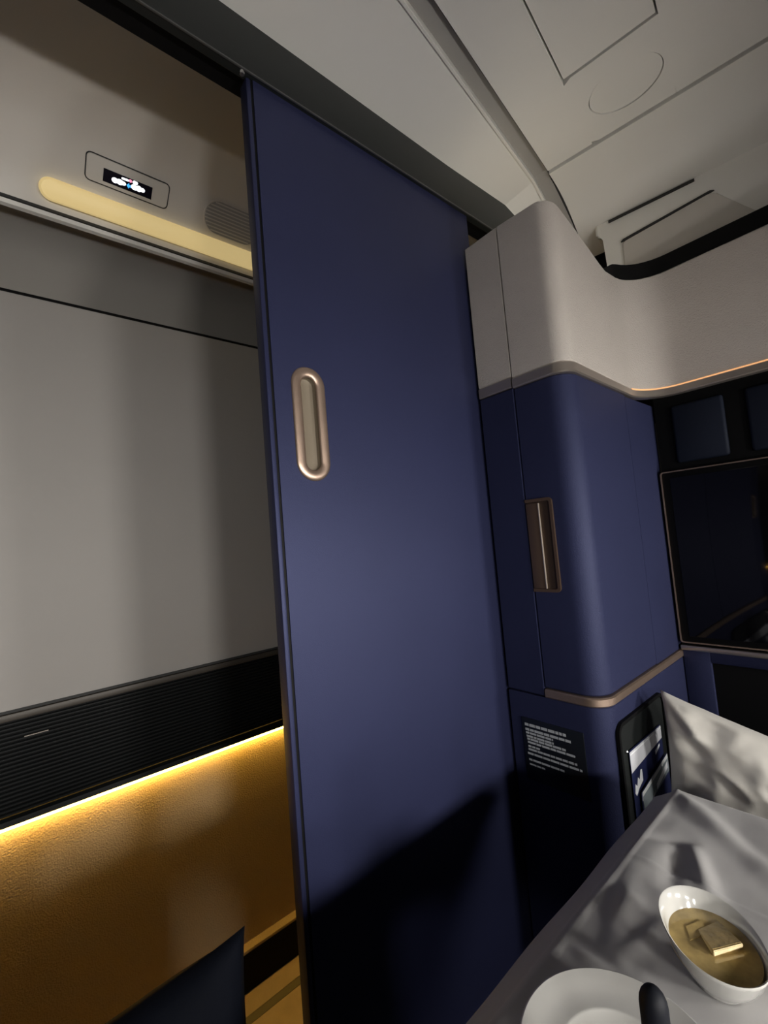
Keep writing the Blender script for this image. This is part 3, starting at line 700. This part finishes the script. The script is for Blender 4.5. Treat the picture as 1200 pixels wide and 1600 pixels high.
# ------------------------------------------------------------------ table, cloth and tableware
TX0, TX1, TY0, TY1, TZ = 0.20, 0.925, -0.32, 0.325, -0.5
TB = empty('dining_table', (0.55, 0.0, 0), 'fold-out dining table under the white cloth', 'table')
bx('table_top', (TX0, TY0, Z(TZ-0.03)), (TX1, TY1, Z(TZ-0.012)), M['black'], TB, 0.004)
bm = bmesh.new(); lathe(bm, [(0.045, 0), (0.04, 0.01), (0.035, Z(TZ)-0.04)], Vector((0.6, -0.05, 0)), 24); obj('table_leg', bm, M['track'], TB)
bx('table_foot', (0.42, -0.2, 0), (0.78, 0.1, 0.02), M['track'], TB, 0.006)
# cloth: rounded over the edges, with pressed creases and soft folds
nx, ny = 190, 170
bm = bmesh.new(); V = {}
over = 0.050
def edge_map(s, lo, hi):
    """arc-length coordinate past an edge bends down and out"""
    if lo <= s <= hi: return s, 0.0
    d = (s-hi) if s > hi else (lo-s); sg = 1 if s > hi else -1
    r_ = 0.010; q = min(d, r_*1.25); a = q/r_
    off = r_*math.sin(a); dr = r_*(1-math.cos(a))
    rest = max(0, d-r_*1.25); off += rest*0.84; dr += rest*0.54
    return (hi if sg > 0 else lo)+sg*off, dr
def crease(d, w): return math.exp(-(d/w)**2)
def seg_d(x, y, ax, ay, bx_, by_):
    dx, dy = bx_-ax, by_-ay; L2 = dx*dx+dy*dy; t_ = max(0, min(1, ((x-ax)*dx+(y-ay)*dy)/L2))
    return math.hypot(x-ax-dx*t_, y-ay-dy*t_), t_
folds = []
for pa, pb, hgt, wd in (((1050, 1235), (1215, 1370), 0.010, 0.020), ((1085, 1330), (1110, 1400), 0.009, 0.012), ((1000, 1305), (1075, 1320), -0.005, 0.010),
                        ((985, 1345), (960, 1480), 0.006, 0.016), ((870, 1465), (960, 1530), 0.006, 0.010), ((1040, 1440), (970, 1500), 0.005, 0.010),
                        ((1130, 1290), (1200, 1350), -0.006, 0.018), ((1060, 1330), (1045, 1390), -0.006, 0.014), ((1000, 1400), (960, 1440), 0.004, 0.012)):
    a, b = at_h(*pa, TZ), at_h(*pb, TZ); folds.append((a.x, a.y, b.x, b.y, hgt, wd))
for i in range(nx+1):
    for j in range(ny+1):
        s = TX0-over+(TX1-TX0+2*over)*i/nx; q = TY0-over+(TY1-TY0+2*over)*j/ny
        x, d1 = edge_map(s, TX0, TX1); y, d2 = edge_map(q, TY0, TY1)
        p3 = Vector((s*5.5, q*6.5, 0.7)); hgt = 0.0065*noise.noise(p3)+0.0040*noise.noise(p3*2.0)-0.0030*abs(noise.noise(p3*2.2+Vector((4, 2, 1))))+0.0006*noise.noise(p3*5.5)
        for ax, ay, bx_, by_, fh, fwid in folds:
            dd, t_ = seg_d(s, q, ax, ay, bx_, by_); hgt += fh*crease(dd, fwid)*(0.35+0.65*math.sin(math.pi*min(1, max(0, t_*0.9+0.05))))
        hgt += 0.0028*crease(s-0.70, 0.004)+0.0022*crease(q-0.10, 0.004)     # pressed creases
        for fx, fy, fr_ in ((0.406, 0.213, 0.062), (0.572, 0.184, 0.034), (0.331, 0.147, 0.014)):      # pressed flat under the china
            kf = max(0, min(1, (math.hypot(s-fx, q-fy)-fr_)/0.03)); hgt = hgt*kf+0.001*(1-kf)
        hang = d1+d2-0.0016*crease(q-TY1+0.002, 0.0025)
        fl = 0.0022*math.sin(s*26+1.0)*min(1, d2/0.03)+0.003*math.sin(q*30)*min(1, d1/0.03)
        near = min(1, max(0, min(s-TX0, TX1-s, q-TY0, TY1-q)+0.01)/0.04)
        V[i, j] = bm.verts.new((x+(fl if d1 > 0 else 0), y+(fl*0.6 if d2 > 0 else 0), Z(TZ)-hang+max(-0.008, hgt)*near))
for i in range(nx):
    for j in range(ny): bm.faces.new((V[i, j], V[i+1, j], V[i+1, j+1], V[i, j+1]))
o = obj('tablecloth', bm, M['linen'], None, 180)
md = o.modifiers.new('thickness', 'SOLIDIFY'); md.thickness = 0.0012; md.offset = -1
tag(o, 'creased white tablecloth draped over the dining table', 'tablecloth')

def cloth_h(x, y): return TZ+0.004
# plate
pc_ = P(0.406, 0.213, TZ+0.0055)
bm = bmesh.new()
lathe(bm, [(0.001, 0.003), (0.040, 0.003), (0.045, 0.0), (0.050, 0.0), (0.053, 0.005), (0.075, 0.0115), (0.0875, 0.0145), (0.0885, 0.0160), (0.087, 0.0168), (0.075, 0.0142), (0.056, 0.0100), (0.0535, 0.0105), (0.051, 0.0098), (0.046, 0.0065), (0.001, 0.0060)], pc_, 72)
o = obj('side_plate', bm, M['china'], None, 40); tag(o, 'round white china side plate on the tablecloth', 'plate')
# bowl of broth
bc = P(0.572, 0.184, TZ+0.003)
BW = empty('soup_bowl', bc, 'oval white china bowl of golden broth on the tablecloth', 'bowl')
bm = bmesh.new(); nseg = 72
prof_b = [(0.001, 0.003), (0.020, 0.003), (0.022, 0.0), (0.026, 0.0), (0.028, 0.004), (0.037, 0.014), (0.045, 0.028), (0.0505, 0.042), (0.0520, 0.0455), (0.0515, 0.0470), (0.0500, 0.0462), (0.0465, 0.036), (0.0400, 0.022), (0.030, 0.0115), (0.015, 0.0075), (0.001, 0.007)]
ang0 = math.radians(36)
rows = []
for r_, h_ in prof_b:
    row = []
    for k in range(nseg):
        th = 2*math.pi*k/nseg; e = 1.0+0.10*math.cos(2*(th-ang0)); lift = 0.13*h_*math.cos(th-math.radians(75))
        row.append(bm.verts.new((bc.x+r_*e*math.cos(th), bc.y+r_*e*math.sin(th), bc.z+h_+lift)))
    rows.append(row)
for a, b in zip(rows, rows[1:]):
    for k in range(nseg): bm.faces.new((a[k], a[(k+1) % nseg], b[(k+1) % nseg], b[k]))
bm.faces.new(rows[0][::-1]); bm.faces.new(rows[-1])
obj('bowl_body', bm, M['china'], BW, 50)
bm = bmesh.new(); hs = 0.033
ringv = []
for k in range(nseg):
    th = 2*math.pi*k/nseg; e = 1.0+0.10*math.cos(2*(th-ang0)); ringv.append(Vector((bc.x+0.0445*e*math.cos(th), bc.y+0.0445*e*math.sin(th), bc.z+hs)))
prism(bm, ringv, (0, 0, -0.006)); obj('broth', bm, M['broth'], BW, 40)
def wedge(name, pts, d, m='dough'):
    bm = bmesh.new(); prism(bm, pts, d); bmesh.ops.bevel(bm, geom=[e for e in bm.edges], offset=0.0006, segments=2, affect='EDGES'); return obj(name, bm, M[m], BW, 50)
hb = TZ+0.003+hs
w0, w1 = (at_h(px, py, hb+0.0065) for px, py in ((1113, 1484), (1159, 1472))); w2, w3 = (at_h(px, py, hb+0.0010) for px, py in ((1122, 1438), (1090, 1452)))
dq = Vector((0, 0, -0.004))
wedge('dumpling', [w0, w1, w2, w3], (0, 0, -0.010))
eo = ((w0+w1)/2-(w2+w3)/2); eo.z = 0; eo = eo.normalized()
wedge('dumpling_edge', [w0+eo*0.0004, w1+eo*0.0004, w1+eo*0.0004+Vector((0, 0, -0.0035)), w0+eo*0.0004+Vector((0, 0, -0.0055))], eo*0.0016, 'wedge')
w0, w1, w2, w3 = (at_h(px, py, hb+0.0008) for px, py in ((1078, 1470), (1110, 1458), (1095, 1436), (1070, 1446)))
bm = bmesh.new(); prism(bm, [w0, w1, w2, w3], (0, 0, -0.008)); bmesh.ops.bevel(bm, geom=[e for e in bm.edges], offset=0.001, segments=2, affect='EDGES'); obj('dumpling_fold', bm, M['broth'], BW, 50)
# slim black mill
mp = P(0.331, 0.147, TZ+0.003)
MI = empty('pepper_mill', mp, 'slim black pepper mill with domed top beside the plate', 'pepper mill')
bm = bmesh.new(); lathe(bm, [(0.001, 0), (0.0100, 0.0), (0.0105, 0.004), (0.0098, 0.06), (0.0088, 0.12)], mp, 32); obj('mill_body', bm, M['mill'], MI, 50)
bm = bmesh.new(); lathe(bm, [(0.0085, 0.1205), (0.0090, 0.124), (0.0090, 0.165)]+[(0.0090*math.cos(a), 0.165+0.012*math.sin(a)) for a in (0.3, 0.6, 0.9, 1.2, 1.45)]+[(0.0005, 0.177)], mp, 32); obj('mill_cap', bm, M['mill'], MI, 50)
